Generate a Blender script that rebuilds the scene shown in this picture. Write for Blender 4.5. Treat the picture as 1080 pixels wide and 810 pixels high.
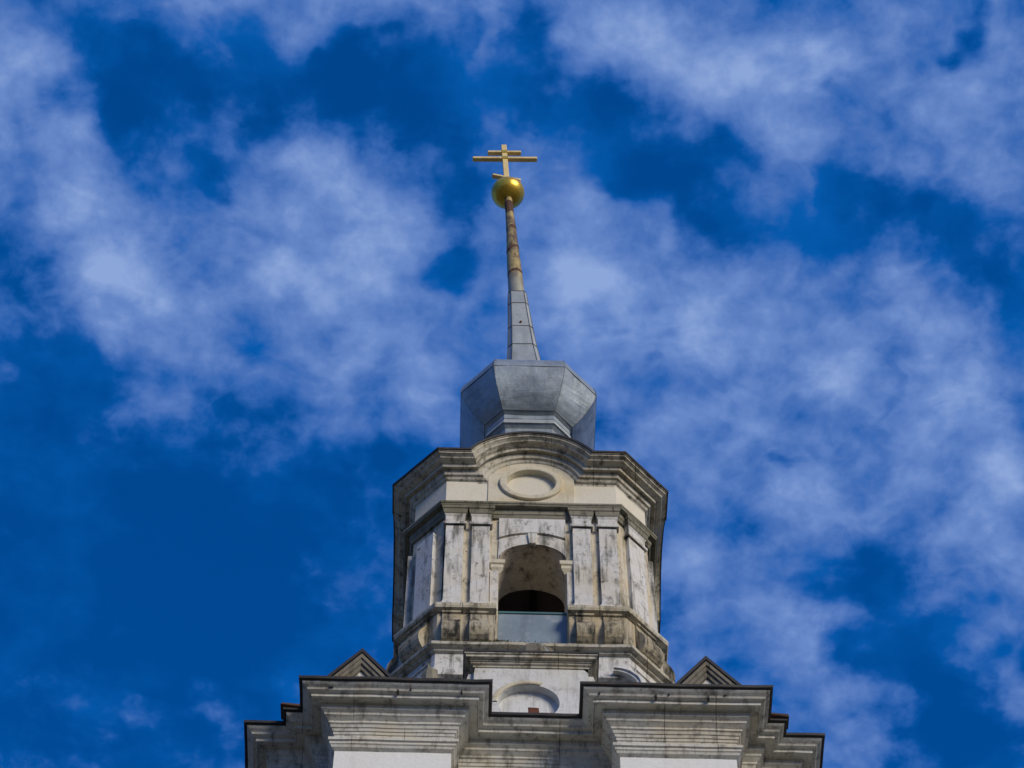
import bpy, bmesh, math, random
from mathutils import Vector, Matrix, noise

random.seed(7)
S = bpy.context.scene
for o in list(bpy.data.objects):
    bpy.data.objects.remove(o)
COL = S.collection

# ------------------------------------------------------------------ camera
FPX, PITCH, YAW, ROLL = 3000.0, 1.07068, 0.016647, 0.00813
EYE = Vector((-0.957, -34.031, 1.6))
fwd = Vector((math.sin(YAW)*math.cos(PITCH), math.cos(YAW)*math.cos(PITCH), math.sin(PITCH)))
rgt0 = Vector((math.cos(YAW), -math.sin(YAW), 0)); up0 = rgt0.cross(fwd)
rgt = rgt0*math.cos(ROLL) + up0*math.sin(ROLL)
upv = -rgt0*math.sin(ROLL) + up0*math.cos(ROLL)
cd = bpy.data.cameras.new('camera'); cam = bpy.data.objects.new('camera', cd); COL.objects.link(cam)
cd.sensor_width = 36.0; cd.lens = FPX/1080*36.0; cd.clip_start = 0.1; cd.clip_end = 6000
cam.matrix_world = Matrix(((rgt.x, upv.x, -fwd.x, EYE.x), (rgt.y, upv.y, -fwd.y, EYE.y),
                           (rgt.z, upv.z, -fwd.z, EYE.z), (0, 0, 0, 1)))
S.camera = cam

# ------------------------------------------------------------------ exposure
S.view_settings.view_transform = 'Standard'
try: S.view_settings.look = 'None'
except Exception: pass
S.view_settings.exposure = 0.95
S.view_settings.gamma = 1.0
S.cycles.filter_width = 1.5
S.cycles.max_bounces = 8

# ------------------------------------------------------------------ sun and sky
SUN_AZ, SUN_EL = 38.0, 27.0        # azimuth right of the front (-Y) direction, as seen from the tower
sd = Vector((math.sin(math.radians(SUN_AZ))*math.cos(math.radians(SUN_EL)),
             -math.cos(math.radians(SUN_AZ))*math.cos(math.radians(SUN_EL)), math.sin(math.radians(SUN_EL))))
ld = bpy.data.lights.new('sun', 'SUN'); ld.energy = 1.5; ld.angle = math.radians(24); ld.color = (1.0, 0.89, 0.72)
sun = bpy.data.objects.new('sun', ld); COL.objects.link(sun)
sun.rotation_euler = sd.to_track_quat('Z', 'Y').to_euler(); sun.location = (20, -25, 60)

W = bpy.data.worlds.new('World'); S.world = W; W.use_nodes = True
nt = W.node_tree; nt.nodes.clear()
def N(t, **k):
    n = nt.nodes.new(t)
    for a, b in k.items(): setattr(n, a, b)
    return n
def L(a, b): nt.links.new(a, b)
def math_n(op, a, b=None, c=None, clamp=False):
    n = N('ShaderNodeMath', operation=op, use_clamp=clamp)
    for i, v in enumerate((a, b, c)):
        if v is None: continue
        if isinstance(v, (int, float)): n.inputs[i].default_value = v
        else: L(v, n.inputs[i])
    return n.outputs[0]
SKY_STRENGTH = 0.077
sky = N('ShaderNodeTexSky', sky_type='NISHITA', sun_disc=False)
sky.sun_elevation = math.radians(SUN_EL)
sky.sun_rotation = math.atan2(sd.x, sd.y)
sky.air_density = 1.0; sky.dust_density = 0.3; sky.ozone_density = 3.0; sky.altitude = 200
tint = N('ShaderNodeMix', data_type='RGBA', blend_type='MULTIPLY')
tint.inputs['Factor'].default_value = 1.0
L(sky.outputs[0], tint.inputs['A']); 
tc = N('ShaderNodeTexCoord'); sep = N('ShaderNodeSeparateXYZ'); L(tc.outputs['Generated'], sep.inputs[0])
up = N('ShaderNodeMapRange', interpolation_type='SMOOTHSTEP'); L(sep.outputs[2], up.inputs[0]); up.inputs['From Min'].default_value = 0.40; up.inputs['From Max'].default_value = 0.78
tz = N('ShaderNodeMix', data_type='RGBA'); L(up.outputs[0], tz.inputs['Factor']); tz.inputs['A'].default_value = (0.62, 0.70, 0.80, 1); tz.inputs['B'].default_value = (0.003, 0.455, 1.03, 1)
L(tz.outputs['Result'], tint.inputs['B'])
# clouds lie on a plane high above: direction / height gives the place on that plane
zc = math_n('MAXIMUM', sep.outputs[2], 0.06)
cmb = N('ShaderNodeCombineXYZ'); L(math_n('DIVIDE', sep.outputs[0], zc), cmb.inputs[0]); L(math_n('DIVIDE', sep.outputs[1], zc), cmb.inputs[1])
def noise_w(vec, scale, detail, rough, dist=0.0, off=(0, 0, 0)):
    m = N('ShaderNodeVectorMath', operation='ADD'); L(vec, m.inputs[0]); m.inputs[1].default_value = off
    n = N('ShaderNodeTexNoise'); n.inputs['Scale'].default_value = scale; n.inputs['Detail'].default_value = detail
    n.inputs['Roughness'].default_value = rough; n.inputs['Distortion'].default_value = dist
    L(m.outputs[0], n.inputs['Vector']); return n
wn = noise_w(cmb.outputs[0], 30, 4, 0.5)
ws = N('ShaderNodeVectorMath', operation='SUBTRACT'); L(wn.outputs['Color'], ws.inputs[0]); ws.inputs[1].default_value = (0.5, 0.5, 0.5)
wm = N('ShaderNodeVectorMath', operation='MULTIPLY_ADD'); L(ws.outputs[0], wm.inputs[0])
wm.inputs[1].default_value = (0.042, 0.042, 0.0); L(cmb.outputs[0], wm.inputs[2])
P = wm.outputs[0]
CLOUDS = [  # picture-measured bearing of each bank: x, y, half width, half height, density
 (15, 60, 45, 90, .5), (40, 180, 110, 85, .55), (125, 255, 100, 70, .55), (150, 340, 85, 70, .45), (200, 410, 60, 40, .3),
 (100, 285, 40, 30, .25), (345, 170, 80, 60, .4), (360, 240, 95, 90, .6), (300, 300, 70, 70, .35), (400, 330, 80, 80, .5), (440, 400, 45, 70, .4),
 (340, 410, 45, 40, .35), (230, 300, 60, 70, .3),
 (230, 8, 60, 22, .45), (330, 22, 50, 40, .4), (440, 8, 90, 22, .35), (512, 25, 12, 45, .4),
 (585, 230, 70, 80, .55), (610, 320, 70, 70, .5), (690, 265, 45, 60, .45), (500, 330, 20, 60, .2), (640, 400, 60, 50, .4),
 (610, 35, 70, 50, .45), (700, 50, 120, 60, .5), (800, 80, 110, 65, .5), (830, 160, 50, 50, .4), (880, 50, 70, 50, .35), (845, 210, 14, 30, .25),
 (1030, 95, 75, 55, .55), (1000, 150, 80, 40, .45), (1075, 180, 45, 40, .35), (940, 40, 35, 30, .2),
 (720, 360, 90, 60, .45), (800, 390, 120, 90, .5), (790, 300, 50, 45, .3), (900, 400, 80, 70, .35), (960, 300, 50, 55, .5), (1010, 370, 75, 70, .5),
 (1000, 470, 90, 80, .55), (1050, 560, 60, 90, .5), (760, 500, 110, 70, .4), (860, 530, 75, 50, .4), (720, 580, 60, 60, .3),
 (800, 640, 75, 60, .45), (850, 690, 55, 50, .4), (900, 780, 40, 32, .4), (960, 755, 20, 20, .2), (1065, 700, 20, 30, .3), (860, 800, 50, 20, .2),
 (118, 738, 50, 22, .42), (330, 600, 70, 30, .3), (405, 640, 15, 40, .12), (150, 345, 50, 35, .2), (290, 295, 35, 40, .3), (610, 300, 40, 50, .25), (830, 110, 50, 40, .15), (1000, 420, 60, 50, .2), (950, 240, 18, 14, .2),
 # gaps of clear sky
 (130, 70, 80, 70, -.6), (260, 80, 130, 55, -.6), (420, 100, 120, 60, -.6), (470, 190, 40, 70, -.35), (110, 110, 40, 40, -.3), (230, 190, 25, 20, -.3), (480, 285, 22, 45, -.5), (455, 305, 25, 20, -.25), (190, 245, 20, 12, -.2),
 (20, 270, 45, 60, -.45), (50, 400, 70, 90, -.5), (60, 620, 270, 240, -.85), (290, 610, 180, 150, -.75), (180, 790, 220, 40, -.3), (250, 710, 120, 60, -.25), (350, 490, 60, 40, -.35), (400, 480, 18, 22, -.35), (270, 360, 22, 35, -.22), (310, 390, 25, 14, -.2),
 (560, 80, 30, 70, -.5), (620, 110, 80, 55, -.55), (710, 165, 70, 45, -.5), (690, 205, 60, 25, -.4), (800, 175, 40, 35, -.3), (760, 230, 40, 45, -.4), (660, 185, 50, 40, -.4),
 (880, 260, 60, 45, -.5), (970, 225, 90, 45, -.55), (1040, 270, 60, 60, -.55), (890, 205, 50, 40, -.35), (1070, 330, 30, 30, -.3), (1025, 35, 18, 40, -.55), (1005, 65, 16, 14, -.4), (886, 100, 16, 12, -.3),
 (840, 493, 16, 12, -.35), (700, 355, 14, 12, -.35), (640, 345, 12, 10, -.25), (690, 395, 20, 10, -.3), (935, 420, 10, 70, -.22), (755, 460, 20, 14, -.2), (920, 610, 40, 45, -.55), (860, 625, 60, 25, -.4), (940, 680, 70, 60, -.6), (1000, 750, 70, 70, -.65), (1060, 780, 60, 40, -.6), (940, 790, 30, 40, -.2), (880, 700, 20, 40, -.2), (1060, 415, 22, 18, -.3), (730, 640, 20, 30, -.3), (800, 715, 30, 20, -.2),
]
acc = None
for (cx, cy, rx, ry, amp) in CLOUDS:
    if amp < 0: amp *= 1.15
    d = rgt*(cx-540) - upv*(cy-405) + fwd*FPX
    px, py = d.x/d.z, d.y/d.z
    sx, sy = 1/(1.45*rx/2620), 1/(1.45*ry/2300)
    m = N('ShaderNodeVectorMath', operation='MULTIPLY_ADD'); L(P, m.inputs[0]); m.inputs[1].default_value = (sx, sy, 0); m.inputs[2].default_value = (-px*sx, -py*sy, 0)
    ln = N('ShaderNodeVectorMath', operation='LENGTH'); L(m.outputs[0], ln.inputs[0])
    mr = N('ShaderNodeMapRange', interpolation_type='SMOOTHERSTEP'); L(ln.outputs['Value'], mr.inputs[0])
    mr.inputs['From Min'].default_value = 0; mr.inputs['From Max'].default_value = 1; mr.inputs['To Min'].default_value = amp; mr.inputs['To Max'].default_value = 0
    acc = mr.outputs[0] if acc is None else math_n('ADD', acc, mr.outputs[0])
fine = noise_w(cmb.outputs[0], 22, 10, 0.55, 0.0, (3.1, 1.7, 0))
wisp = noise_w(P, 110, 6, 0.55, 0.0, (7.7, 2.9, 0))
dens = math_n('ADD', math_n('ADD', acc, 0.21), math_n('MULTIPLY', math_n('SUBTRACT', fine.outputs[0], 0.5), 1.5))
patch = noise_w(cmb.outputs[0], 46, 6, 0.5, 0.0, (1.3, 5.1, 0))
dens = math_n('ADD', dens, math_n('MULTIPLY', math_n('SUBTRACT', patch.outputs[0], 0.5), 2.0))
dens = math_n('ADD', dens, math_n('MULTIPLY', math_n('SUBTRACT', wisp.outputs[0], 0.5), 0.65))
cov = N('ShaderNodeMapRange', interpolation_type='SMOOTHSTEP'); L(dens, cov.inputs[0])
cov.inputs['From Min'].default_value = -0.55; cov.inputs['From Max'].default_value = 0.42; cov.inputs['To Max'].default_value = 0.97
ccol = N('ShaderNodeValToRGB'); L(math_n('MULTIPLY_ADD', dens, 0.62, 0.14), ccol.inputs[0])
e = ccol.color_ramp.elements
e[0].position = 0.0; e[0].color = (0.03, 0.74, 3.0, 1)
e[1].position = 1.0; e[1].color = (1.80, 2.62, 4.72, 1)
em = e.new(0.38); em.color = (0.46, 1.13, 3.25, 1)
em = e.new(0.68); em.color = (0.98, 1.74, 3.95, 1)
veil = noise_w(cmb.outputs[0], 16, 5, 0.55, 0.0, (9.4, 4.2, 0))
vm = N('ShaderNodeMapRange', interpolation_type='SMOOTHSTEP'); L(math_n('ADD', veil.outputs[0], math_n('MULTIPLY', acc, 0.12)), vm.inputs[0])
vm.inputs['From Min'].default_value = 0.36; vm.inputs['From Max'].default_value = 0.66; vm.inputs['To Max'].default_value = 0.85
thin = N('ShaderNodeMix', data_type='RGBA'); L(vm.outputs[0], thin.inputs['Factor']); L(tint.outputs['Result'], thin.inputs['A']); thin.inputs['B'].default_value = (0.01, 0.70, 2.85, 1)
mx = N('ShaderNodeMix', data_type='RGBA'); L(cov.outputs[0], mx.inputs['Factor']); L(thin.outputs['Result'], mx.inputs['A']); L(ccol.outputs[0], mx.inputs['B'])
bg = N('ShaderNodeBackground'); bg.inputs[1].default_value = SKY_STRENGTH; L(mx.outputs['Result'], bg.inputs[0])
wo = N('ShaderNodeOutputWorld'); L(bg.outputs[0], wo.inputs[0])

# ------------------------------------------------------------------ materials
class MB:
    def __init__(s, name):
        s.m = bpy.data.materials.new(name); s.m.use_nodes = True; s.t = s.m.node_tree; s.t.nodes.clear()
        s.o = s.n('ShaderNodeOutputMaterial'); s.b = s.n('ShaderNodeBsdfPrincipled'); s.l(s.b.outputs[0], s.o.inputs[0])
        s.pos = s.n('ShaderNodeNewGeometry').outputs['Position']
    def n(s, t, **k):
        x = s.t.nodes.new(t)
        for a, b in k.items(): setattr(x, a, b)
        return x
    def l(s, a, b): s.t.links.new(a, b)
    def noise(s, scale, detail=6, rough=0.6, stretch=(1, 1, 1), dist=0.0):
        v = s.n('ShaderNodeVectorMath', operation='MULTIPLY'); s.l(s.pos, v.inputs[0]); v.inputs[1].default_value = stretch
        x = s.n('ShaderNodeTexNoise'); s.l(v.outputs[0], x.inputs['Vector']); x.inputs['Scale'].default_value = scale
        x.inputs['Detail'].default_value = detail; x.inputs['Roughness'].default_value = rough; x.inputs['Distortion'].default_value = dist
        return x.outputs[0]
    def step(s, v, lo, hi, amt=1.0):
        x = s.n('ShaderNodeMapRange', interpolation_type='SMOOTHSTEP'); s.l(v, x.inputs[0])
        x.inputs['From Min'].default_value = lo; x.inputs['From Max'].default_value = hi; x.inputs['To Max'].default_value = amt
        return x.outputs[0]
    def mix(s, fac, a, b, mode='MIX'):
        x = s.n('ShaderNodeMix', data_type='RGBA', blend_type=mode)
        for k, v in (('Factor', fac), ('A', a), ('B', b)):
            if isinstance(v, tuple): x.inputs[k].default_value = (*v, 1)
            elif isinstance(v, (int, float)): x.inputs[k].default_value = v
            else: s.l(v, x.inputs[k])
        return x.outputs['Result']
    def math(s, op, a, b):
        x = s.n('ShaderNodeMath', operation=op)
        for i, v in enumerate((a, b)):
            if isinstance(v, (int, float)): x.inputs[i].default_value = v
            else: s.l(v, x.inputs[i])
        return x.outputs[0]
    def bump(s, h, strength, dist=0.02):
        x = s.n('ShaderNodeBump'); x.inputs['Strength'].default_value = strength; x.inputs['Distance'].default_value = dist
        s.l(h, x.inputs['Height']); s.l(x.outputs[0], s.b.inputs['Normal'])
    def done(s, col, rough=0.85, metal=0.0, spec=0.3):
        if isinstance(col, tuple): s.b.inputs['Base Color'].default_value = (*col, 1)
        else: s.l(col, s.b.inputs['Base Color'])
        if isinstance(rough, float): s.b.inputs['Roughness'].default_value = rough
        else: s.l(rough, s.b.inputs['Roughness'])
        s.b.inputs['Metallic'].default_value = metal
        s.b.inputs['Specular IOR Level'].default_value = spec
        return s.m

def plaster(name, base, warm, dirt, dirt_amt, streak_amt, chips=0.0, warm_amt=0.8, joints=0.0, lo=0.0):
    m = MB(name)
    big = m.noise(0.9, 8, 0.65); mid = m.noise(4.2, 10, 0.72, (1, 1, .7), 0.15); fine = m.noise(16, 8, 0.7)
    st = m.noise(4.2, 9, 0.68, (1, 1, 0.12)); st2 = m.noise(13.0, 6, 0.62, (1, 1, 0.07))
    c = m.mix(m.step(big, 0.42, 0.66, warm_amt), base, warm)
    c = m.mix(m.step(fine, 0.35, 0.75, 0.35), c, tuple(x*0.72 for x in base))
    c = m.mix(m.step(mid, 0.53-lo, 0.72-lo*.6, dirt_amt), c, dirt)
    c = m.mix(m.step(st, 0.51-lo, 0.70-lo*.6, streak_amt), c, tuple(x*0.8 for x in dirt))
    c = m.mix(m.step(st2, 0.57-lo, 0.74-lo*.5, streak_amt*0.8), c, dirt)
    if chips:
        ch = m.noise(5.5, 3, 0.5, (1, 1, 0.8)); c = m.mix(m.step(ch, 0.69, 0.72, chips), c, (0.16, 0.12, 0.085))
        sp = m.noise(11, 2, 0.5, (1, 1, 0.7)); c = m.mix(m.step(sp, 0.735, 0.76, chips), c, (0.035, 0.03, 0.025))
    if joints:
        sx = m.n('ShaderNodeSeparateXYZ'); m.l(m.pos, sx.inputs[0])
        ge = m.n('ShaderNodeNewGeometry'); sn = m.n('ShaderNodeSeparateXYZ'); m.l(ge.outputs['True Normal'], sn.inputs[0])
        side = m.math('GREATER_THAN', m.math('ABSOLUTE', sn.outputs[0], 0), m.math('ADD', m.math('ABSOLUTE', sn.outputs[1], 0), 0.02))
        mu = m.n('ShaderNodeMix', data_type='FLOAT'); m.l(side, mu.inputs[0]); m.l(sx.outputs[0], mu.inputs[2]); m.l(sx.outputs[1], mu.inputs[3])
        u = m.math('ADD', mu.outputs[0], m.math('MULTIPLY', m.noise(2.0, 2), 0.03))
        fr = m.math('FRACT', m.math('MULTIPLY', u, 1.09), 0)
        ln = m.step(m.math('ABSOLUTE', m.math('SUBTRACT', fr, 0.5), 0), 0.012, 0.002, joints)
        gate = m.step(m.noise(0.9, 3, 0.5), 0.42, 0.6)
        c = m.mix(m.math('MULTIPLY', ln, gate), c, (0.05, 0.045, 0.04))
    m.bump(m.math('ADD', m.math('MULTIPLY', fine, 0.35), mid), 0.55, 0.025)
    return m.done(c, 0.9, 0.0, 0.2)

M = {}
M['white'] = plaster('white_limewash', (.76, .77, .745), (.74, .735, .70), (.45, .44, .41), .25, .12)
M['attic'] = plaster('attic_limewash', (.66, .67, .66), (.60, .58, .52), (.24, .23, .20), .6, .5, .5, lo=.03)
M['frieze'] = plaster('cream_limewash', (.70, .66, .55), (.67, .60, .44), (.44, .41, .33), .15, .05)
M['drum'] = plaster('weathered_limewash', (.66, .65, .62), (.60, .55, .44), (.12, .118, .095), .9, .95, .9, lo=.025)
M['drumwall'] = plaster('cream_belfry_plaster', (.60, .55, .44), (.56, .46, .28), (.12, .11, .085), .85, .9, .8, lo=.03)
M['yellowed'] = plaster('yellowed_plaster', (.64, .59, .46), (.58, .48, .28), (.22, .19, .13), .5, .4, .3)
M['pedestal'] = plaster('stained_plaster', (.50, .46, .36), (.50, .40, .24), (.06, .055, .045), .75, .95, .5, lo=.03)
M['console'] = plaster('blackened_plaster', (.44, .40, .30), (.42, .34, .20), (.035, .033, .027), 1.0, 1.0, .4, lo=.06)
M['cornice'] = plaster('cornice_stone', (.56, .53, .445), (.53, .45, .29), (.085, .078, .055), .9, .85, .45, .75, .9, lo=.03)
M['bigcornice'] = plaster('grey_cornice_plaster', (.595, .585, .53), (.57, .50, .36), (.12, .11, .09), .7, .7, .4, .7, .8, lo=.02)
M['mossy'] = plaster('mossy_stone', (.25, .235, .18), (.15, .14, .08), (.04, .042, .028), .95, .95, .3)
M['disc'] = plaster('pale_cream_limewash', (.68, .64, .52), (.62, .55, .38), (.46, .42, .31), .15, .0)
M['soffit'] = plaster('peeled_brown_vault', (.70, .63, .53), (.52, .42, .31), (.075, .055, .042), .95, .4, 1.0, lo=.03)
M['gable'] = plaster('grimy_gable_stone', (.19, .175, .14), (.22, .17, .10), (.045, .042, .036), .9, .9, .2)

def metal(name, base, dark, rough, met, spotcol=None, spotamt=0.0):
    m = MB(name)
    a = m.noise(1.1, 8, 0.62); b = m.noise(7, 8, 0.65); st = m.noise(3, 6, 0.6, (1, 1, 0.15))
    c = m.mix(m.step(a, 0.38, 0.66, 0.8), base, dark)
    c = m.mix(m.step(st, 0.48, 0.68, 0.6), c, tuple(x*0.65 for x in dark)); c = m.mix(m.step(b, 0.52, 0.72, 0.3), c, tuple(min(1, x*1.35) for x in base))
    if spotcol: c = m.mix(m.step(m.noise(4.5, 5, 0.6), 0.56, 0.7, spotamt), c, spotcol)
    m.bump(m.math('ADD', a, m.math('MULTIPLY', b, 0.2)), 0.4, 0.06)
    return m.done(c, m.step(b, 0.2, 0.8, 0.0) if False else rough, met, 0.5)
M['zinc'] = metal('dull_zinc_sheet', (.36, .41, .43), (.25, .29, .315), 0.5, 0.5)
M['zincdark'] = metal('zinc_seam', (.12, .13, .14), (.08, .085, .09), 0.6, 0.3)
M['zincpale'] = metal('pale_zinc_sheet', (.50, .54, .58), (.40, .44, .48), 0.5, 0.45)
M['zincspire'] = metal('weathered_zinc_spire', (.42, .45, .44), (.33, .36, .355), 0.55, 0.4, (.30, .29, .22), .5)
M['flash'] = metal('dark_roof_sheet', (.030, .028, .027), (.018, .017, .017), 0.6, 0.2, (.10, .045, .02), .4)
M['rustflash'] = metal('rusty_roof_sheet', (.05, .03, .022), (.10, .04, .018), 0.8, 0.1, (.22, .08, .025), .9)
M['gold'] = metal('tarnished_gilding', (.92, .60, .07), (.62, .36, .04), 0.34, 0.7)
M['goldcross'] = metal('pale_gilding', (.92, .70, .30), (.80, .56, .18), 0.45, 0.25)
m = MB('worn_gilt_sheet')
c = m.mix(m.step(m.noise(2.2, 8, .65), .4, .6), (.40, .31, .12), (.17, .125, .07))
c = m.mix(m.step(m.noise(5, 6, .6, (1, 1, .3)), .5, .66, .85), c, (.085, .05, .028))
c = m.mix(m.step(m.noise(3.5, 6, .65), .58, .68, .8), c, (.15, .06, .03))
sx = m.n('ShaderNodeSeparateXYZ'); m.l(m.pos, sx.inputs[0])
gz = m.math('ADD', sx.outputs[2], m.math('MULTIPLY', m.math('SUBTRACT', m.noise(2.5, 4), .5), 2.2))
c = m.mix(m.step(gz, 70.3, 68.6, .9), c, (.34, .345, .29))
m.bump(m.noise(4, 6), .4, .03); M['oldgold'] = m.done(c, .6, .25, .4)
M['rust'] = metal('rust', (.12, .05, .025), (.07, .028, .015), 0.85, 0.1)
M['panel'] = metal('blue_grey_sheet', (.215, .275, .325), (.165, .215, .26), 0.6, 0.1, (.40, .42, .42), .35)
M['teal'] = metal('teal_paint', (.06, .17, .18), (.04, .11, .12), 0.6, 0.0)
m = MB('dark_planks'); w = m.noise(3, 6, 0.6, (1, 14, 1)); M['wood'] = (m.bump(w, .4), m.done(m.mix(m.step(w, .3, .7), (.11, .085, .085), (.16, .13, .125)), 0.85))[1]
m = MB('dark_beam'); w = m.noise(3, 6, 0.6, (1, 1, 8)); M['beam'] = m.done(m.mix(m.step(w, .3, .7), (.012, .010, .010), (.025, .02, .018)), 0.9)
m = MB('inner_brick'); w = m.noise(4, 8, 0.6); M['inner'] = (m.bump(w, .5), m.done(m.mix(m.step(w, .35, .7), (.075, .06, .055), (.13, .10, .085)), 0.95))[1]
m = MB('brick_red'); w = m.noise(14, 6, 0.6); M['brick'] = (m.bump(w, .5), m.done(m.mix(m.step(w, .35, .7), (.15, .05, .028), (.07, .03, .02)), 0.9))[1]
m = MB('paving_ground'); w = m.noise(.5, 8, 0.6); M['ground'] = m.done(m.mix(m.step(w, .35, .65), (.135, .122, .098), (.09, .092, .062)), 0.95)
m = MB('moss_leaf'); w = m.noise(6, 4, 0.6); M['moss'] = m.done(m.mix(m.step(w, .35, .65), (.045, .055, .018), (.09, .085, .03)), 0.9)

# ------------------------------------------------------------------ mesh helpers
def new(name, bm, mat, parent=None, smooth=False, recalc=True):
    if recalc: bmesh.ops.recalc_face_normals(bm, faces=bm.faces)
    me = bpy.data.meshes.new(name); bm.to_mesh(me); bm.free()
    for k in (mat if isinstance(mat, (list, tuple)) else [mat]): me.materials.append(M[k])
    if smooth:
        for p in me.polygons: p.use_smooth = True
    o = bpy.data.objects.new(name, me); COL.objects.link(o)
    if parent: o.parent = parent
    return o
def rot4(src, parent, ks=(1, 2, 3)):
    """the same part on the other sides of the tower, quarter turns about its axis"""
    out = [src]
    for k in ks:
        c = src.copy(); COL.objects.link(c); c.parent = parent
        c.matrix_local = Matrix.Rotation(k*math.pi/2, 4, 'Z') @ src.matrix_local
        for ch in src.children:
            g = ch.copy(); COL.objects.link(g); g.parent = c
        out.append(c)
    return out
def jit(p, amp, f=1.7):
    v = Vector(p); return v + noise.noise_vector(v*f)*amp + noise.noise_vector(v*f*4.3)*(amp*0.45)
def loft(bm, rings, closed=True, amp=0.0, cap0=False, cap1=False, mat=0):
    R = [[bm.verts.new(jit(p, amp) if amp else p) for p in r] for r in rings]
    n = len(R[0])
    for a, b in zip(R, R[1:]):
        for i in range(n if closed else n-1):
            j = (i+1) % n
            try: bm.faces.new((a[i], a[j], b[j], b[i])).material_index = mat
            except ValueError: pass
    if cap0: bm.faces.new(R[0]).material_index = mat
    if cap1: bm.faces.new(list(reversed(R[-1]))).material_index = mat
    return R
def resample(pts, step, closed=True, counts=None):
    out, cs = [], []
    n = len(pts)
    for i in range(n if closed else n-1):
        a, b = Vector(pts[i]), Vector(pts[(i+1) % n])
        k = counts[i] if counts else max(1, round((b-a).length/step))
        cs.append(k)
        for q in range(k): out.append(a.lerp(b, q/k))
    if not closed: out.append(Vector(pts[-1]))
    return out, cs
def box(bm, x0, x1, y0, y1, z0, z1, bev=0.0, mat=0, Mx=None):
    vs = [bm.verts.new((x, y, z)) for x in (x0, x1) for y in (y0, y1) for z in (z0, z1)]
    fs = [bm.faces.new([vs[i] for i in f]) for f in ((0, 1, 3, 2), (4, 6, 7, 5), (0, 4, 5, 1), (2, 3, 7, 6), (0, 2, 6, 4), (1, 5, 7, 3))]
    for f in fs: f.material_index = mat
    if bev:
        es = list({e for f in fs for e in f.edges})
        r = bmesh.ops.bevel(bm, geom=es, offset=bev, segments=1, affect='EDGES', profile=0.5)
        vs = list({v for f in r['faces'] for v in f.verts} | {v for v in vs if v.is_valid})
    if Mx is not None:
        for v in vs:
            if v.is_valid: v.co = Mx @ v.co
    return vs
def prism(bm, poly, y0, y1, mat=0):
    """poly in (x,z), extruded from y0 to y1"""
    a = [bm.verts.new((x, y0, z)) for x, z in poly]; b = [bm.verts.new((x, y1, z)) for x, z in poly]
    n = len(a)
    fs = [bm.faces.new(a), bm.faces.new(list(reversed(b)))]
    for i in range(n): fs.append(bm.faces.new((a[i], b[i], b[(i+1) % n], a[(i+1) % n])))
    for f in fs: f.material_index = mat
T22 = math.tan(math.pi/8)
def octd(d, A=3.0, B=2.04):
    a = A-d; b = B-d*T22
    return [(b, -a), (a, -b), (a, b), (b, a), (-b, a), (-a, b), (-a, -b), (-b, -a)]
def cornerpath(d, x0, A=3.0, B=2.04):
    a = A-d; b = B-d*T22
    return [(x0, -a), (b, -a), (a, -b), (a, -x0)]

# ------------------------------------------------------------------ ground
bm = bmesh.new()
loft(bm, [[(r*math.cos(t*math.pi/32), r*math.sin(t*math.pi/32), 0) for t in range(64)] for r in (3000, 600, 120, 40, 12)], cap1=True)
g = new('ground', bm, 'ground'); g['kind'] = 'structure'

# ------------------------------------------------------------------ the tower
tower = bpy.data.objects.new('bell_tower', None); COL.objects.link(tower)
tower['label'] = 'weathered white church bell tower with grey metal dome, spire and gilded cross'
tower['category'] = 'bell tower'

# ---- lower tier: square with a projecting pilaster block on each half of a side
def plan(d):
    P_, Sq, x1, x2 = 5.17, 4.47, 0.82, 4.17
    q = [(-(x1+d), -(Sq-d)), (x1+d, -(Sq-d)), (x1+d, -(P_-d)), (x2-d, -(P_-d)), (x2-d, -(Sq-d)), (Sq-d, -(Sq-d)),
         (Sq-d, -(x2-d)), (P_-d, -(x2-d)), (P_-d, -(x1+d)), (Sq-d, -(x1+d))]
    base = q[1:]      # one quarter, starting at the recess's right end
    out = []
    for k in range(4):
        c, s = round(math.cos(k*math.pi/2)), round(math.sin(k*math.pi/2))
        out += [(x*c-y*s, x*s+y*c) for x, y in base]
    return out
base_pts, CNT = resample([Vector((x, y, 0)) for x, y in plan(0)], 0.3)
def ring_plan(d, z):
    pts, _ = resample([Vector((x, y, z)) for x, y in plan(d)], 0.3, True, CNT)
    return pts
ZT = 43.35
bm = bmesh.new()
loft(bm, [ring_plan(d, z) for d, z in [(.30, ZT-.005), (.02, ZT-.01), (.02, ZT-.05), (.045, ZT-.075), (.095, ZT-.11), (.115, ZT-.15), (.19, ZT-.17), (.19, ZT-.245), (.205, ZT-.255),
    (.222, ZT-.215), (.36, ZT-.225), (.37, ZT-.31), (.375, ZT-.35), (.43, ZT-.39), (.43, ZT-.45), (.455, ZT-.47), (.51, ZT-.53), (.51, ZT-.58),
    (.535, ZT-.60), (.555, ZT-.66), (.57, ZT-.665), (.585, ZT-.73), (.60, ZT-.735), (.61, ZT-.80), (.625, ZT-.805), (.63, ZT-.965),
    (.53, ZT-.975), (.53, ZT-1.05), (.56, ZT-1.07), (.565, ZT-1.12), (.585, ZT-1.14), (.60, ZT-1.19), (.655, ZT-1.24), (.70, ZT-1.24)]], amp=0.010)
new('main_cornice', bm, 'bigcornice', tower)
bm = bmesh.new()
loft(bm, [ring_plan(.655, ZT-1.23), ring_plan(.655, 30), ring_plan(.655, 2.0), ring_plan(.55, 1.9), ring_plan(.55, 0)])
w_ = new('lower_wall', bm, 'white', tower)
bm = bmesh.new()      # dark sheet-metal edge and roof
loft(bm, [ring_plan(.10, ZT-.004), ring_plan(-.035, ZT-.012), ring_plan(-.045, ZT+.045), ring_plan(.1, ZT+.07), ring_plan(.66, ZT+.36)], amp=0.016, cap1=True)
roof = new('ledge_roof', bm, 'flash', tower)
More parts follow.
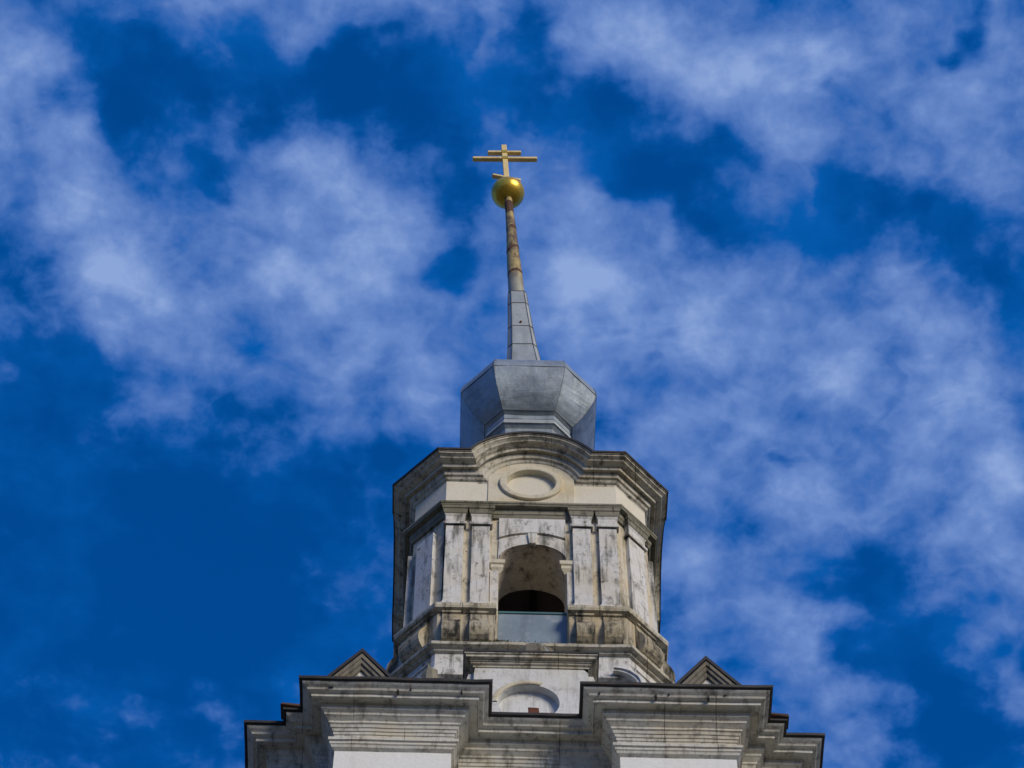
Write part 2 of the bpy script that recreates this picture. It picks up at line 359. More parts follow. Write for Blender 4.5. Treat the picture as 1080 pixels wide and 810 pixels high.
for sx in (-1, 1):    # turned up rusty pieces of the edge sheet at the inner corners
    bm = bmesh.new(); box(bm, min(sx*4.19, sx*4.54), max(sx*4.19, sx*4.54), -4.55, -4.22, ZT+.06, ZT+.13, 0.01)
    for v in bm.verts: v.co = jit(v.co, .04, 3)
    o = new('rusty_flap', bm, 'rustflash', roof); o['label'] = 'loose rusty piece of roof edge sheet'
# dark holes and pegs along the cornice edge
bm = bmesh.new()
for x, dz in ((-3.66, .05), (-3.62, .05), (-2.45, .12), (-2.22, .05), (-1.32, .09), (1.12, .06), (2.12, .1), (2.35, .05), (3.05, .11), (3.35, .03)):
    w0 = random.uniform(.012, .022); h = random.uniform(.03, .08)
    bm = bmesh.new(); box(bm, x-w0, x+w0, -5.17+.075, -5.17+.16, ZT-.06-dz-h*.5, ZT-.06-dz+h*.5)
    new('drip_spout', bm, 'flash', roof)

# ---- attic: a raised block with a round niche over the middle of each side
AX, AH, AY = -.06, 1.06, -4.05
def disc_hole_plate(bm, xc, zc, r, x0, x1, z0, z1, y, depth, n=48, mi=0, mi2=0):
    """front plate with a round sunk panel"""
    C, Q, Dd = [], [], []
    for i in range(n):
        t = 2*math.pi*(i+.5)/n; c, s = math.cos(t), math.sin(t)
        k = min((x1-xc)/c if c > 1e-9 else (x0-xc)/c if c < -1e-9 else 1e9, (z1-zc)/s if s > 1e-9 else (z0-zc)/s if s < -1e-9 else 1e9)
        Q.append((xc+c*k, y, zc+s*k)); C.append((xc+c*r, y, zc+s*r)); Dd.append((xc+c*(r-.01), y+depth, zc+s*(r-.01)))
    loft(bm, [Q, C], mat=mi); loft(bm, [C, Dd], cap1=True, mat=mi2)
bm = bmesh.new()
disc_hole_plate(bm, -.105, 44.37, .565, AX-AH, AX+AH, 43.45, 45.5, AY, .16)
for x in (AX-AH, AX+AH):
    bm.faces.new([bm.verts.new(p) for p in ((x, AY, 43.45), (x, -2.4, 43.45), (x, -2.4, 45.5), (x, AY, 45.5))])
attic = new('attic_wall', bm, 'attic', tower)
bm = bmesh.new()      # raised rim round the niche
prof = [(.57, 0), (.575, -.02), (.60, -.03), (.66, -.02), (.69, 0)]
loft(bm, [[(-.105+rr*math.cos(t*math.pi/24), AY+yy-.001, 44.37+rr*math.sin(t*math.pi/24)) for t in range(9, 25)] for rr, yy in prof], closed=False, amp=.008)
new('niche_rim', bm, 'yellowed', attic)
bm = bmesh.new()      # moulded top of the attic, open at the back
def acor(e, z):
    return [(AX-AH-e, -2.4, z), (AX-AH-e, AY-e, z), (AX+AH+e, AY-e, z), (AX+AH+e, -2.4, z)]
def acr(e, z): return resample([Vector(p) for p in acor(e, z)], .3, False, [5, 6, 5])[0]
loft(bm, [acr(0, 45.45), acr(.02, 45.455), acr(.025, 45.49), acr(.06, 45.515), acr(.07, 45.55), acr(.09, 45.555), acr(.09, 45.585), acr(.155, 45.60), acr(.16, 45.65), acr(.19, 45.67), acr(.19, 45.705)], closed=False, amp=.008)
new('attic_cornice', bm, 'cornice', attic)
bm = bmesh.new()
loft(bm, [acr(.18, 45.70), acr(.205, 45.70), acr(.21, 45.74), acr(.15, 45.77)], closed=False, amp=.006)
bm.faces.new([bm.verts.new(v) for v in acor(.15, 45.77)])
new('attic_roof', bm, 'flash', attic)
for sx in (-1, 1):    # curved side brackets
    bm = bmesh.new()
    x0 = AX + sx*AH
    poly = []
    for i in range(15):
        t = i/14; z = 45.38 - t*1.55
        poly.append((x0 + sx*(.10 + .10*math.sin(t*math.pi*1.0) * (1-t) + .34*t**2.2), z))
    poly = [(x0 + sx*.002, 45.38)] + poly + [(x0 + sx*.002, 43.83)]
    prism(bm, poly, AY+.10, AY+.45)
    new('side_scroll', bm, 'attic', attic)
rot4(attic, tower)
bm = bmesh.new()      # broken finial stump on the attic
n = 9
loft(bm, [[(.02+r*(1+.25*noise.noise((i*1.3, z*7, 2)))*math.cos(i*2*math.pi/n), -3.98+.6*r*math.sin(i*2*math.pi/n), z) for i in range(n)]
          for r, z in ((.36, 45.74), (.40, 45.84), (.38, 46.02), (.30, 46.16), (.20, 46.22))], cap0=True, cap1=True, amp=.03)
fin = new('finial_stump', bm, 'gable', tower)
bm = bmesh.new(); box(bm, -.02, .02, -.02, .02, 0, .36, .006, Mx=Matrix.Translation((.30, -4.16, 45.76)) @ Matrix.Rotation(.48, 4, 'Y').inverted())
new('iron_strut', bm, 'zinc', fin)

# ---- corner gables: small cross-gabled pedestals on the four corners
def corner_gable():
    bm = bmesh.new(); hw, zt, he = .84, 45.93, 1.30
    cx = cy = 3.2
    box(bm, -.66, .66, -.66, .66, 43.45, zt-he+.02)
    root = new('corner_gable', bm, 'gable', tower)
    for name, rr in (('gable_roof', 0),):
        b2 = bmesh.new()
        for ax in (0, 1):
            for sgn in (-1, 1):
                # two sloping slabs with thickness
                pr = [(0, zt+.09), (sgn*(hw+.08), zt-he-.01), (sgn*(hw+.08), zt-he-.12), (0, zt-.03)]
                f = []
                for yy in (-.83, .83):
                    f.append([b2.verts.new((x, yy, z) if ax == 0 else (-yy, x, z)) for x, z in pr])
                b2.faces.new(f[0]); b2.faces.new(list(reversed(f[1])))
                for i in range(4): b2.faces.new((f[0][i], f[1][i], f[1][(i+1) % 4], f[0][(i+1) % 4]))
        new(name, b2, 'flash', root)
    b3 = bmesh.new()
    def tri(s, y): # triangle inset by s from the raking edges
        k = (hw - s*1.25); h = he*k/hw
        return [(-k, y, zt-he), (k, y, zt-he), (0, y, zt-he+h-.0)]
    for q in range(4):
        Mq = Matrix.Rotation(q*math.pi/2, 4, 'Z')
        rs = [(.035, -.66), (.035, -.815), (.10, -.815), (.105, -.79), (.17, -.785), (.18, -.75), (.25, -.745), (.26, -.70)]
        loft(b3, [[Mq @ Vector(p) for p in tri(s, y)] for s, y in rs])
    new('raking_moulding', b3, 'gable', root)
    b4 = bmesh.new()
    for q in range(4):
        Mq = Matrix.Rotation(q*math.pi/2, 4, 'Z')
        b4.faces.new([b4.verts.new(Mq @ Vector(p)) for p in tri(.25, -.701)])
    new('tympanum', b4, 'drum', root)
    return root
cg = corner_gable()
for q in (cg, *cg.children): q.data.transform(Matrix.Translation((3.22, -3.22, 0)))
rot4(cg, tower)

# ---- drum base under the belfry
bm = bmesh.new()
def oc(d, z, n=.35):
    pts, c = resample([Vector((x, y, z)) for x, y in octd(0)], n)
    return resample([Vector((x, y, z)) for x, y in octd(d)], n, True, c)[0]
loft(bm, [oc(.34, 43.4), oc(.34, 46.0), oc(.34, 47.1), oc(.27, 47.14), (oc(.27, 47.2)), oc(.30, 47.24), oc(.30, 47.42), oc(.34, 47.46), oc(.34, 48.0)], amp=.006)
dbase = new('drum_base', bm, 'drum', tower)
bm = bmesh.new()
prof = [(.36, 47.94), (.28, 47.97), (.27, 48.02), (.17, 48.05), (.155, 48.12), (.19, 48.17), (.40, 48.22)]
loft(bm, [oc(d, z, .2) for d, z in prof], amp=.014)
ledge = new('base_ledge', bm, 'cornice', tower)
# panel frames on chamfers and front faces of the base
def face_frame(M4, w, z0, z1, t=.035, dep=.03):
    bm = bmesh.new()
    for a in ((-w, w, z1-t, z1), (-w, w, z0, z0+t), (-w, -w+t, z0+t+.001, z1-t-.001), (w-t, w, z0+t+.001, z1-t-.001)):
        box(bm, a[0], a[1], -dep, .02, a[2], a[3], .006, Mx=M4)
    return bm
DI = math.sqrt(2)
cd_ = ((3.0-.34)+(2.04-.34*T22))/DI     # distance of the chamfer face from the axis
Mc = Matrix.Rotation(math.pi/4, 4, 'Z') @ Matrix.Translation((0, -cd_, 0))
f1 = new('panel_frame', face_frame(Mc, .40, 46.3, 47.72), 'drum', dbase)
for k in (1, 2, 3):
    c = f1.copy(); COL.objects.link(c); c.parent = dbase; c.matrix_local = Matrix.Rotation(k*math.pi/2, 4, 'Z')
# segmental moulding leaning on the right of the attic, lump of old masonry on the left
bm = bmesh.new()
rr = []
for e, y in ((0, -2.62), (0, -2.86), (.05, -2.87), (.06, -2.83), (.11, -2.83), (.12, -2.80), (.12, -2.62)):
    R_ = .56 - e
    rr.append([(1.58+R_*math.sin(t*math.pi/24), y, 46.78+R_*math.cos(t*math.pi/24)) for t in range(13)])
loft(bm, rr, closed=False, amp=.006)
seg = new('curved_pediment', bm, 'attic', dbase)
bm = bmesh.new()
loft(bm, [[(-1.95+r*(1+.3*noise.noise((i*1.1, z*5, 4)))*math.cos(i*2*math.pi/9), -2.9+r*math.sin(i*2*math.pi/9), z) for i in range(9)]
          for r, z in ((.22, 43.7), (.20, 46.0), (.17, 46.75), (.16, 46.88), (.11, 46.97), (.05, 47.02))], cap1=True, amp=.03)
new('broken_masonry', bm, 'mossy', dbase)
# scroll buttresses on the diagonals
def scroll(name, prof, halfw, mat, parent, groove=0.0):
    """prof: (t outward along the diagonal, z), closed outline; built on the front right diagonal"""
    bm = bmesh.new()
    Md = Matrix.Rotation(math.pi/4, 4, 'Z')
    a = [bm.verts.new(Md @ Vector((-halfw, -t, z))) for t, z in prof]; b = [bm.verts.new(Md @ Vector((halfw, -t, z))) for t, z in prof]
    n = len(a); bm.faces.new(a); bm.faces.new(list(reversed(b)))
    fr = []
    for i in range(n): fr.append(bm.faces.new((a[i], b[i], b[(i+1) % n], a[(i+1) % n])))
    if groove:
        side = [f for f in bm.faces if len(f.verts) > 4]
        r = bmesh.ops.inset_region(bm, faces=side, thickness=.035, depth=-groove)
    return new(name, bm, mat, parent)
def roll(t0, z0, r, a0, a1, n):
    return [(t0+r*math.cos(math.radians(a0+(a1-a0)*i/n)), z0+r*math.sin(math.radians(a0+(a1-a0)*i/n))) for i in range(n+1)]
R2 = DI

# ---- belfry: chamfered octagon with an arched opening on each main side
def arch_plate(bm, y, X, z0, z1, hw, zs, zb, n=20, mi=0):
    V = lambda x, z: bm.verts.new((x, y, z))
    A = [(hw*math.cos(math.pi*i/n), zs+hw*.93*math.sin(math.pi*i/n)) for i in range(n+1)]   # right to left
    bm.faces.new([V(-X, z0), V(-hw, z0), V(-hw, z1), V(-X, z1)]); bm.faces.new([V(hw, z0), V(X, z0), V(X, z1), V(hw, z1)])
    bm.faces.new([V(-hw, z0), V(hw, z0), V(hw, zb), V(-hw, zb)])
    for i in range(n):
        (xa, za), (xb, zb_) = A[i], A[i+1]
        bm.faces.new([V(xa, za), V(xa, z1), V(xb, z1), V(xb, zb_)])
    return A
OX, OW, ZS, ZB = 0.02, .70, 51.62, 48.35
ZW0, ZW1 = 47.9, 53.74
bo = octd(.5)
bm = bmesh.new(); bi = bmesh.new(); SOF = []; bj = bmesh.new()
for k in range(4):
    Mk = Matrix.Rotation(k*math.pi/2, 4, 'Z') @ Matrix.Translation((OX if k == 0 else 0, 0, 0))
    for B_, y, X in ((bm, -2.5, bo[0][0]), (bi, -1.40, 1.40)):
        n0 = len(B_.verts)
        A = arch_plate(B_, y, X, ZW0, ZW1 if B_ is bm else 53.1, OW, ZS, ZB)
        B_.verts.ensure_lookup_table()
        for v in B_.verts[n0:]:
            v.co = Mk @ v.co
    # reveals: jambs, sill, and the barrel over the opening
    P0 = [(OW, ZB)] + [(OW, ZS)]
    loft(bj, [[Mk @ Vector((x, yy, z)) for x, z in ((OW, ZS), (OW, ZB), (-OW, ZB), (-OW, ZS))] for yy in (-2.5, -1.40)], closed=False)
    bs = bmesh.new(); loft(bs, [[Mk @ Vector((x, yy, z)) for x, z in A] for yy in (-2.5, -2.2, -1.9, -1.65, -1.40)], closed=False, amp=.008)
    SOF.append(bs)
for k in range(4):
    Mk = Matrix.Rotation(k*math.pi/2, 4, 'Z')
    (xa, ya), (xb, yb) = bo[0], bo[1]
    bm.faces.new([bm.verts.new(Mk @ Vector(p)) for p in ((xa, ya, ZW0), (xb, yb, ZW0), (xb, yb, ZW1), (xa, ya, ZW1))])
bmesh.ops.remove_doubles(bm, verts=bm.verts, dist=.0005)
wall = new('belfry_wall', bm, 'drumwall', tower)
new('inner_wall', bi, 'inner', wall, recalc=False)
for bs in SOF: new('arch_soffit', bs, 'soffit', wall)
new('window_jamb', bj, 'yellowed', wall)
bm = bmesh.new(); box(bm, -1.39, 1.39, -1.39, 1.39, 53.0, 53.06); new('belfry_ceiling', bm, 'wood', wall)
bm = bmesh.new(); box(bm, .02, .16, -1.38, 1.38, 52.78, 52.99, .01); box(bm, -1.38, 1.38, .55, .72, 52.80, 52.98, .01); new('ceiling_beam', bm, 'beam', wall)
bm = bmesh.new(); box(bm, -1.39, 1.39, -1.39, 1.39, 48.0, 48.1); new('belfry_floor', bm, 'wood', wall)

# sheet-metal parapet in the opening
for k in range(4):
    bm = bmesh.new(); box(bm, OX-OW+.006, OX+OW-.006, -2.36, -2.33, 48.36, 49.86)
    pn = new('window_panel', bm, 'panel', tower if False else wall)
    pn['label'] = 'blue grey metal sheet closing the foot of the belfry arch'
    b2 = bmesh.new(); box(b2, OX-OW+.004, OX+OW-.004, -2.385, -2.31, 49.862, 49.93, .008)
    rail = new('top_rail', b2, 'teal', wall)
    for o in (pn, rail): o.matrix_local = Matrix.Rotation(k*math.pi/2, 4, 'Z')

# pedestal zone and sill band: one piece on each corner between the openings
def corner_ring(d, z, x0, st=.25):
    p0, c = resample([Vector((x, y, z)) for x, y in cornerpath(0, x0)], st, False)
    return resample([Vector((x, y, z)) for x, y in cornerpath(d, x0)], st, False, c)[0]
def corner_piece(name, prof, x0, mat, amp=.008, dback=.52):
    bm = bmesh.new()
    full = [(dback, prof[0][1])] + prof + [(dback, prof[-1][1])]
    R_ = loft(bm, [corner_ring(d, z, x0) for d, z in full], closed=False, amp=amp)
    bm.faces.new([r[0] for r in R_]); bm.faces.new([r[-1] for r in R_])
    o = new(name, bm, mat, tower); return rot4(o, tower)
corner_piece('pedestal', [(.37, 48.15), (.36, 48.28), (.36, 49.40)], .735, 'pedestal')
corner_piece('sill_band', [(.34, 49.42), (.30, 49.44), (.24, 49.46), (.22, 49.52), (.22, 49.60), (.27, 49.63), (.28, 49.70), (.34, 49.76)], .715, 'cornice', .010)

# consoles under the pilasters
def console(x, w):
    bm = bmesh.new(); prof = [(.0, 49.41)]
    out = [(.075, 49.41), (.075, 49.35), (.04, 49.33), (.04, 49.22), (.065, 49.12), (.12, 49.02), (.18, 48.90), (.225, 48.76), (.245, 48.62), (.235, 48.50), (.195, 48.40), (.13, 48.33), (.06, 48.29), (.0, 48.28)]
    a = [(0, 49.41)] + out
    L_ = [bm.verts.new((x-w, -2.642-p, z)) for p, z in a]; R_ = [bm.verts.new((x+w, -2.642-p, z)) for p, z in a]
    n = len(a); bm.faces.new(L_); bm.faces.new(list(reversed(R_)))
    for i in range(n): bm.faces.new((L_[i], R_[i], R_[(i+1) % n], L_[(i+1) % n]))
    o = new('console', bm, 'console', tower); o['label'] = 'small bracket black with damp streaks'
    return o
PX = (-1.612, -1.06, 1.06, 1.612)
for x in PX: rot4(console(x+.005, .185), tower, (1, 3))
bigc = [(3.05, 49.41), (3.29, 49.41), (3.29, 49.35), (3.25, 49.33), (3.26, 49.2), (3.30, 49.08), (3.37, 48.95), (3.43, 48.82), (3.465, 48.66), (3.46, 48.52), (3.42, 48.41), (3.35, 48.33), (3.26, 48.29), (3.05, 48.28)]
bc = scroll('scroll_console', bigc, .28, 'console', tower, .03)
rot4(bc, tower, (1, 2, 3))

# pilasters
def pilaster(x, w, Mx=None, y=-2.5, proj=.10):
    Mx = Mx or Matrix.Identity(4)
    bm = bmesh.new()
    f = y-proj
    r = lambda e, z: [Mx @ Vector(p) for p in ((x-w-e, y+.01, z), (x-w-e, f-e, z), (x+w+e, f-e, z), (x+w+e, y+.01, z))]
    zs = [50.0+.33*i for i in range(9)]
    loft(bm, [r(.03, 49.60), r(.03, 49.86), r(.012, 49.9), r(.012, 49.93), r(0, 49.96)] + [r(0, z) for z in zs] + [r(0, 52.86)], closed=False, amp=.009)
    o = new('pilaster', bm, 'drum', wall)
    b2 = bmesh.new()
    loft(b2, [r(-.004, 52.90), r(.05, 52.862), (r(.055, 52.93)), r(.014, 52.95), r(.012, 53.20), r(.03, 53.24), r(.045, 53.28)], closed=False, amp=.006)
    new('capital', b2, 'drum', o)
    b3 = bmesh.new()
    loft(b3, [r(.05, 53.275), r(.06, 53.30), r(.075, 53.42), r(.095, 53.44), r(.10, 53.53), r(.05, 53.535)], closed=False, amp=.008)
    new('capital_block', b3, 'mossy', o)
    return o
pil = [pilaster(x, .188) for x in PX]
cdm = ((3.0-.5)+(2.04-.5*T22))/DI
pil.append(pilaster(0, .245, Matrix.Rotation(math.pi/4, 4, 'Z') @ Matrix.Translation((0, -cdm+2.5, 0))))
for p in pil:
    for k in (1, 2, 3):
        if k == 2 and p is not pil[-1]: continue
        c = p.copy(); COL.objects.link(c); c.parent = wall; c.matrix_local = Matrix.Rotation(k*math.pi/2, 4, 'Z')

# entablature band and its ledge
bm = bmesh.new()
loft(bm, [oc(d, z, .3) for d, z in [(.51, 53.25), (.45, 53.27), (.43, 53.36), (.41, 53.38), (.40, 53.54), (.30, 53.545), (.29, 53.58), (.27, 53.60), (.27, 53.66), (.33, 53.70), (.51, 53.78)]], amp=.010)
new('architrave', bm, 'mossy', tower)

# arch surround: panel, archivolt, keystone, imposts
bm = bmesh.new()
n = 20
outer = []
for i in range(n+1):
    t = math.pi*i/n; outer.append((OX+.715*math.cos(t), ZS+.66*math.sin(t)))
inner_ = []
xs = [OX+.70-1.40*i/n for i in range(n+1)]
arc_top = [(x, 52.43+.21*(1-((x-OX)/.70)**2)) for x in xs]
Rg = [[(x, -2.50, z) for x, z in arc_top], [(x, -2.535, z+.0) for x, z in arc_top], [(x, -2.535, z-.008) for x, z in outer], [(x, -2.50, z) for x, z in outer]]
loft(bm, Rg, closed=False, amp=.005)
av = new('archivolt', bm, 'drum', wall)
bm = bmesh.new()
poly = [(OX-.70, 53.24)] + [(OX+.70, 53.24)] + [(x, z+.05) for x, z in arc_top]
prism(bm, poly, -2.565, -2.49)
new('spandrel_panel', bm, 'drum', wall)
bm = bmesh.new()
prism(bm, [(OX-.105, 52.64), (OX+.105, 52.64), (OX+.07, 52.24), (OX-.07, 52.24)], -2.585, -2.49)
bmesh.ops.bevel(bm, geom=bm.edges[:], offset=.012, segments=1, affect='EDGES')
new('keystone', bm, 'drum', wall)
for sx in (-1, 1):
    bm = bmesh.new()
    x0, x1 = (OX-.865, OX-.60) if sx < 0 else (OX+.60, OX+.865)
    def ir(e, z): return [(x0-(e if sx > 0 else e), -2.48, z), (x0-e, -2.545-e, z), (x1+e, -2.545-e, z), (x1+e, -2.48, z)]
    loft(bm, [ir(-.06, 51.20), ir(-.02, 51.30), ir(0, 51.34), ir(.0, 51.44), ir(.03, 51.47), ir(.035, 51.58), ir(.02, 51.61), ir(-.05, 51.62)], closed=False, amp=.006)
    im = new('impost', bm, 'yellowed', wall)
    bm = bmesh.new(); box(bm, OX+sx*.79-.085, OX+sx*.79+.085, -2.53, -2.49, 49.76, 51.22, .008)
    new('jamb_strip', bm, 'drum', wall)

# ---- frieze and the arched top cornice
corner_piece('frieze', [(.5, 53.72), (.5, 54.2), (.5, 54.83)], .915, 'frieze', .005, .8)
ZC, RC, H0 = 54.66, .94, 54.80
bm = bmesh.new()
def tymp_edge(c, s_):
    # from the medallion centre outward to the outline of the panel
    lo, hi = 0.3, 2.0
    for _ in range(30):
        k = (lo+hi)/2; x, z = c*k, 54.74+s_*k
        ins = abs(x) < .93 and z > 53.74 and (z < 54.85 or math.hypot(x/.96, (z-54.74)/.92) < 1)
        if ins: lo = k
        else: hi = k
    return lo
rings = [[], [], [], []]
for i in range(72):
    t = 2*math.pi*i/72; c, s_ = math.cos(t), math.sin(t); k = tymp_edge(c, s_)
    rings[0].append((c*k, -2.45, 54.74+s_*k)); rings[1].append((c*k, -2.525, 54.74+s_*k)); rings[2].append((c*.53, -2.525, 54.74+s_*.53)); rings[3].append((c*.525, -2.43, 54.74+s_*.525))
loft(bm, rings, amp=.004)
ty = new('tympanum', bm, 'yellowed', tower)
bm = bmesh.new()
ring = [(.69, .01), (.69, -.045), (.675, -.06), (.56, -.065), (.535, -.055), (.53, .03)]
loft(bm, [[(rr_*math.cos(t*math.pi/28), -2.526+yy, 54.74+rr_*math.sin(t*math.pi/28)) for t in range(56)] for rr_, yy in ring], amp=.006)
new('medallion_ring', bm, 'yellowed', ty)
bm = bmesh.new(); bm.faces.new([bm.verts.new((.54*math.cos(t*math.pi/24), -2.44, 54.74+.54*math.sin(t*math.pi/24))) for t in range(48)])
new('medallion_disc', bm, 'disc', ty)
rot4(ty, tower)
def top_ring(d, h):
    pts = []
    a = 3.0-d; b = 2.04-d*T22
    R_ = RC+h; zf = H0+h
    xj = math.sqrt(max(1e-4, R_**2-(zf-ZC)**2)); t0 = math.asin((zf-ZC)/R_)
    side = []
    for i in range(4): side.append((-b+(b-xj)*i/4, zf))
    for i in range(25):
        t = math.pi-t0-(math.pi-2*t0)*i/24; side.append((R_*math.cos(t), ZC+R_*math.sin(t)))
    for i in range(1, 5): side.append((xj+(b-xj)*i/4, zf))
    for k in range(4):
        Mk = Matrix.Rotation(k*math.pi/2, 4, 'Z')
        for x, z in side: pts.append(Mk @ Vector((x, -a, z)))
        p, q = Mk @ Vector((b, -a, zf)), Mk @ Vector((a, -b, zf))
        for i in (1, 2, 3): pts.append(p.lerp(q, i/4))
    return pts
bm = bmesh.new()
PROF = [(.62, -.03), (.50, -.05), (.50, .02), (.455, .055), (.44, .09), (.43, .125), (.385, .145), (.38, .17), (.365, .245), (.355, .262), (.36, .30), (.28, .31), (.265, .27), (.255, .30), (.255, .355),
        (.20, .37), (.17, .385), (.115, .40), (.10, .435), (.055, .465), (.03, .475), (.025, .515), (.0, .52), (.0, .545), (.25, .56)]
loft(bm, [top_ring(d, h) for d, h in PROF], amp=.009)
new('arched_cornice', bm, 'cornice', tower)
bm = bmesh.new()
loft(bm, [top_ring(.08, .552), top_ring(-.025, .54), top_ring(-.035, .59), top_ring(.12, .62), top_ring(.45, .62)], amp=.006)
R0 = [Vector((v.co)) for v in bm.verts][-len(top_ring(0, 0)):]
inn = [Vector((p.x*.42, p.y*.42, 56.7)) for p in R0]
loft(bm, [R0, inn])
new('belfry_roof', bm, 'flash', tower)

# ---- dome
def dring(a, z, b=None):
    b = (.859-(1.635-a)*T22) if b is None else b
    b = max(b, a*T22)
    return [Vector((x, y, z)) for x, y in ((b, -a), (a, -b), (a, b), (b, a), (-b, a), (-a, b), (-a, -b), (-b, -a))]
def drs(a, z):
    pts, _ = resample(dring(a, z), 1, True, [3, 4]*4); return pts
DP = [(1.1, 56.4), (.92, 58.5), (.90, 60.05), (.945, 60.10), (1.00, 60.16), (.99, 60.18), (.965, 60.36), (.985, 60.385), (.975, 60.56), (.955, 60.60), (1.04, 60.67), (1.06, 60.69),
      (1.20, 60.86), (1.36, 61.11), (1.52, 61.46), (1.60, 61.68), (1.632, 61.80), (1.636, 61.84), (1.63, 61.95), (1.60, 62.12), (1.55, 62.28), (1.46, 62.42), (1.30, 62.58), (1.02, 62.80), (.74, 63.0), (.50, 63.25), (.30, 63.5)]
def spline(P_, n=4):
    o = []
    for i in range(len(P_)-1):
        p0, p1, p2, p3 = (Vector(P_[max(0, min(len(P_)-1, i+q))]) for q in (-1, 0, 1, 2))
        for k in range(n):
            t = k/n; o.append(tuple(.5*((2*p1)+(p2-p0)*t+(2*p0-5*p1+4*p2-p3)*t*t+(3*p1-p0-3*p2+p3)*t**3)))
    return o + [tuple(P_[-1])]
DQ = DP[:11] + spline(DP[11:], 5)
bm = bmesh.new(); loft(bm, [drs(a, z) for a, z in DQ], amp=.017)
dome = new('dome', bm, 'zinc', tower)
bm = bmesh.new()      # folded seams along the facet edges and round the widest part
def tube(bm, pts, r, n=5):
    rings = []
    for i, p in enumerate(pts):
        d = (Vector(pts[min(i+1, len(pts)-1)])-Vector(pts[max(i-1, 0)])).normalized()
        a = d.orthogonal().normalized(); b = d.cross(a)
        rings.append([Vector(p)+a*r*math.cos(2*math.pi*k/n)+b*r*math.sin(2*math.pi*k/n) for k in range(n)])
    loft(bm, rings, cap0=True, cap1=True)
for k in range(8): tube(bm, [dring(a, z)[k] for a, z in DQ[11:-1]], .008)
for a, z in ((1.634, 61.81), (1.045, 60.675)):
    q = dring(a, z)
    for k in range(8): tube(bm, [q[k], q[(k+1) % 8]], .010)
new('dome_seam', bm, 'zincdark', dome)
bm = bmesh.new()
loft(bm, [drs(a, z) for a, z in ((.99, 60.17), (1.012, 60.145), (1.015, 60.18), (.972, 60.375))], amp=.003)
new('dome_skirt', bm, 'zincspire', dome)

# ---- spire, ball and cross; the spire leans a little to the left
ZP = 62.15
LEAN = Matrix.Translation((0, 0, ZP)) @ Matrix.Rotation(-math.atan(.0423), 4, 'Y')
def sp(a, z): return [LEAN @ Vector((x, y, z-ZP)) for x, y in ((.72*a, -a), (a, -.72*a), (a, .72*a), (.72*a, a), (-.72*a, a), (-a, .72*a), (-a, -.72*a), (-.72*a, -a))]
def sp_old(a, z): return [LEAN @ Vector((a*math.cos(t*math.pi/4+math.pi/8)/math.cos(math.pi/8), a*math.sin(t*math.pi/4+math.pi/8)/math.cos(math.pi/8), z-ZP)) for t in range(8)]
bm = bmesh.new()
SP = [(.56, 62.95), (.49, 63.6), (.445, 64.2), (.405, 64.8), (.37, 65.3), (.335, 66.0), (.30, 66.8), (.268, 67.6), (.235, 68.6)]
loft(bm, [sp(a, z) for a, z in SP], amp=.006, cap1=True)
spire = new('spire', bm, 'zincspire', tower)
bm = bmesh.new()
for k in range(8): tube(bm, [sp(a, z)[k] for a, z in SP], .013)
for z in (65.35, 66.45, 67.85, 68.58):
    a = next(a0+(a1-a0)*(z-z0)/(z1-z0) for (a0, z0), (a1, z1) in zip(SP, SP[1:]) if z0 <= z <= z1)
    q = sp(a+.004, z)
    for k in range(8): tube(bm, [q[k], q[(k+1) % 8]], .012)
new('spire_seam', bm, 'zincdark', spire)
bm = bmesh.new()
for i in range(1): box(bm, -.02, .03, -.325, -.29, 66.62, 66.68, Mx=LEAN @ Matrix.Translation((0, -.02, -ZP)))
new('rust_patch', bm, 'rust', spire)
def circ(r, z, n=14): return [LEAN @ Vector((r*math.cos(2*math.pi*t/n), r*math.sin(2*math.pi*t/n), z-ZP)) for t in range(n)]
bm = bmesh.new()
loft(bm, [circ(.225, 68.5), circ(.215, 69.2), circ(.195, 70.2), circ(.17, 71.4), circ(.145, 72.6), circ(.125, 73.6), circ(.11, 74.3), circ(.105, 74.9)], amp=.012)
pole = new('spire_tip', bm, 'oldgold', spire, smooth=True); pole['label'] = 'worn gilt upper part of the spire with rusty bands'
for z, r, tilt, h in ((69.95, .198, -.10, .06), (71.45, .170, -.75, .05), (72.8, .143, -.15, .08), (74.15, .112, 0, .35)):
    bm = bmesh.new()
    rg = []
    for dr, dz in ((-.01, -h), (.008, -h), (.008, h), (-.01, h)):
        rg.append([LEAN @ Vector(((r+dr)*math.cos(2*math.pi*t/14), (r+dr)*math.sin(2*math.pi*t/14), z-ZP+dz+tilt*r*math.cos(2*math.pi*t/14)*(-1))) for t in range(14)])
    loft(bm, rg, amp=.02); new('rusty_band', bm, 'rust', pole, smooth=False)
bm = bmesh.new()
bmesh.ops.create_uvsphere(bm, u_segments=32, v_segments=20, radius=.475)
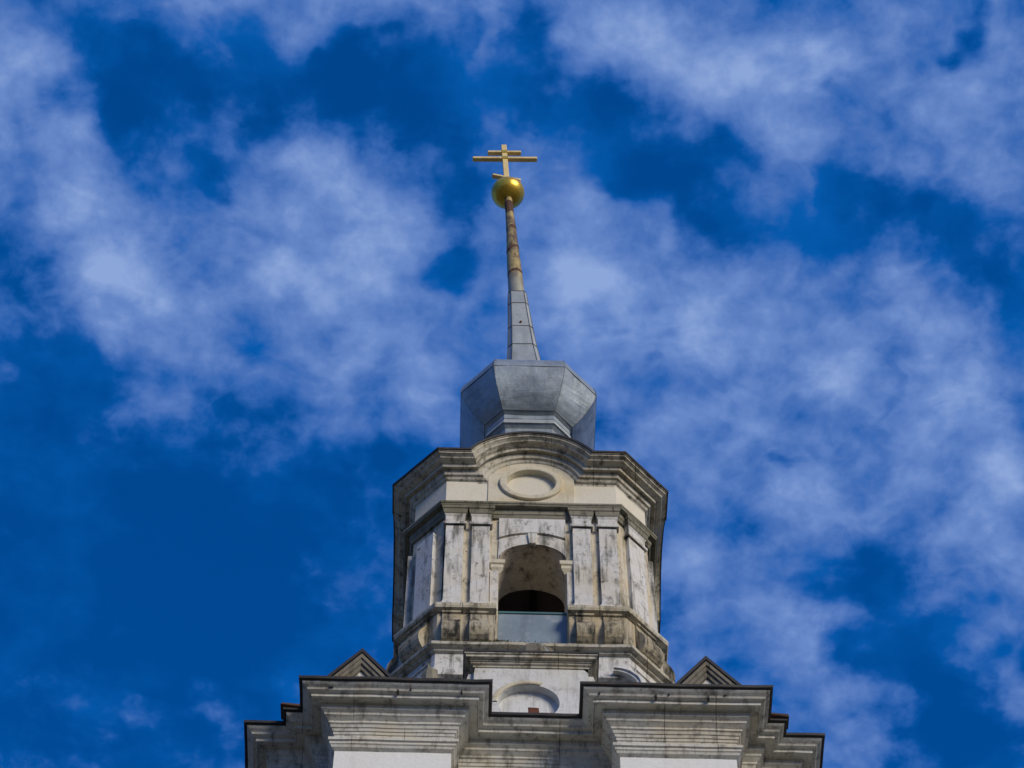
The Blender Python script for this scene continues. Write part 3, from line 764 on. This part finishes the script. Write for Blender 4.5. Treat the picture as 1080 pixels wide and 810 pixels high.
for v in bm.verts: v.co = LEAN @ (Vector((v.co.x, v.co.y, v.co.z*.95+75.22-ZP)))
ball = new('gilded_ball', bm, 'gold', spire, smooth=True)
# cross: upright, short top bar, long bar, slanted foot bar
CM = LEAN @ Matrix.Translation((0, 0, -ZP))
bm = bmesh.new(); box(bm, -.078, .078, -.055, .055, 75.6, 78.50, .012, Mx=CM); cross = new('cross', bm, 'goldcross', tower)
bm = bmesh.new(); box(bm, -.94, .94, -.068, .062, 77.49, 77.61, .012, Mx=CM); new('long_crossbar', bm, 'goldcross', cross)
bm = bmesh.new(); box(bm, -.49, .49, -.068, .062, 77.93, 78.04, .012, Mx=CM); new('short_crossbar', bm, 'goldcross', cross)
bm = bmesh.new(); box(bm, -.44, .43, -.068, .062, -.05, .05, .012, Mx=CM @ Matrix.Translation((0, .02, 76.24)) @ Matrix.Rotation(math.radians(25), 4, 'Y')); new('slanted_footbar', bm, 'goldcross', cross)
for z in (77.55, 77.985):
    bm = bmesh.new(); box(bm, -.095, .095, -.078, .072, z-.085, z+.085, .012, Mx=CM); new('cross_collar', bm, 'gold', cross)

# ---- loose things on the ledges
bm = bmesh.new(); box(bm, -.095, .095, -.05, .05, 0, .20, .012)
for v in bm.verts: v.co = jit(v.co, .012, 9)
br = new('brick', bm, 'brick'); br.location = (-.03, -4.425, ZT+.062)
br['label'] = 'small rust red brick lying on the roof edge below the round niche'; br['category'] = 'brick'
bm = bmesh.new()
for i in range(900):
    x = random.gauss(-.72, .14) if i % 3 else random.uniform(-1.9, 1.9)
    p = Vector((x, -2.84+random.uniform(0, .13), 48.14+random.uniform(0, .05)))
    a = random.uniform(0, 6.28); l = random.uniform(.02, .055); d = Vector((math.cos(a)*.6, math.sin(a)*.6, random.uniform(.3, 1))).normalized(); s = d.orthogonal().normalized()*l*.35
    bm.faces.new([bm.verts.new(q) for q in (p-s, p+d*l, p+s)])
mo = new('moss', bm, 'moss', recalc=False); mo['kind'] = 'stuff'
mo['label'] = 'green moss growing along the ledge under the belfry arch'; mo['category'] = 'moss'
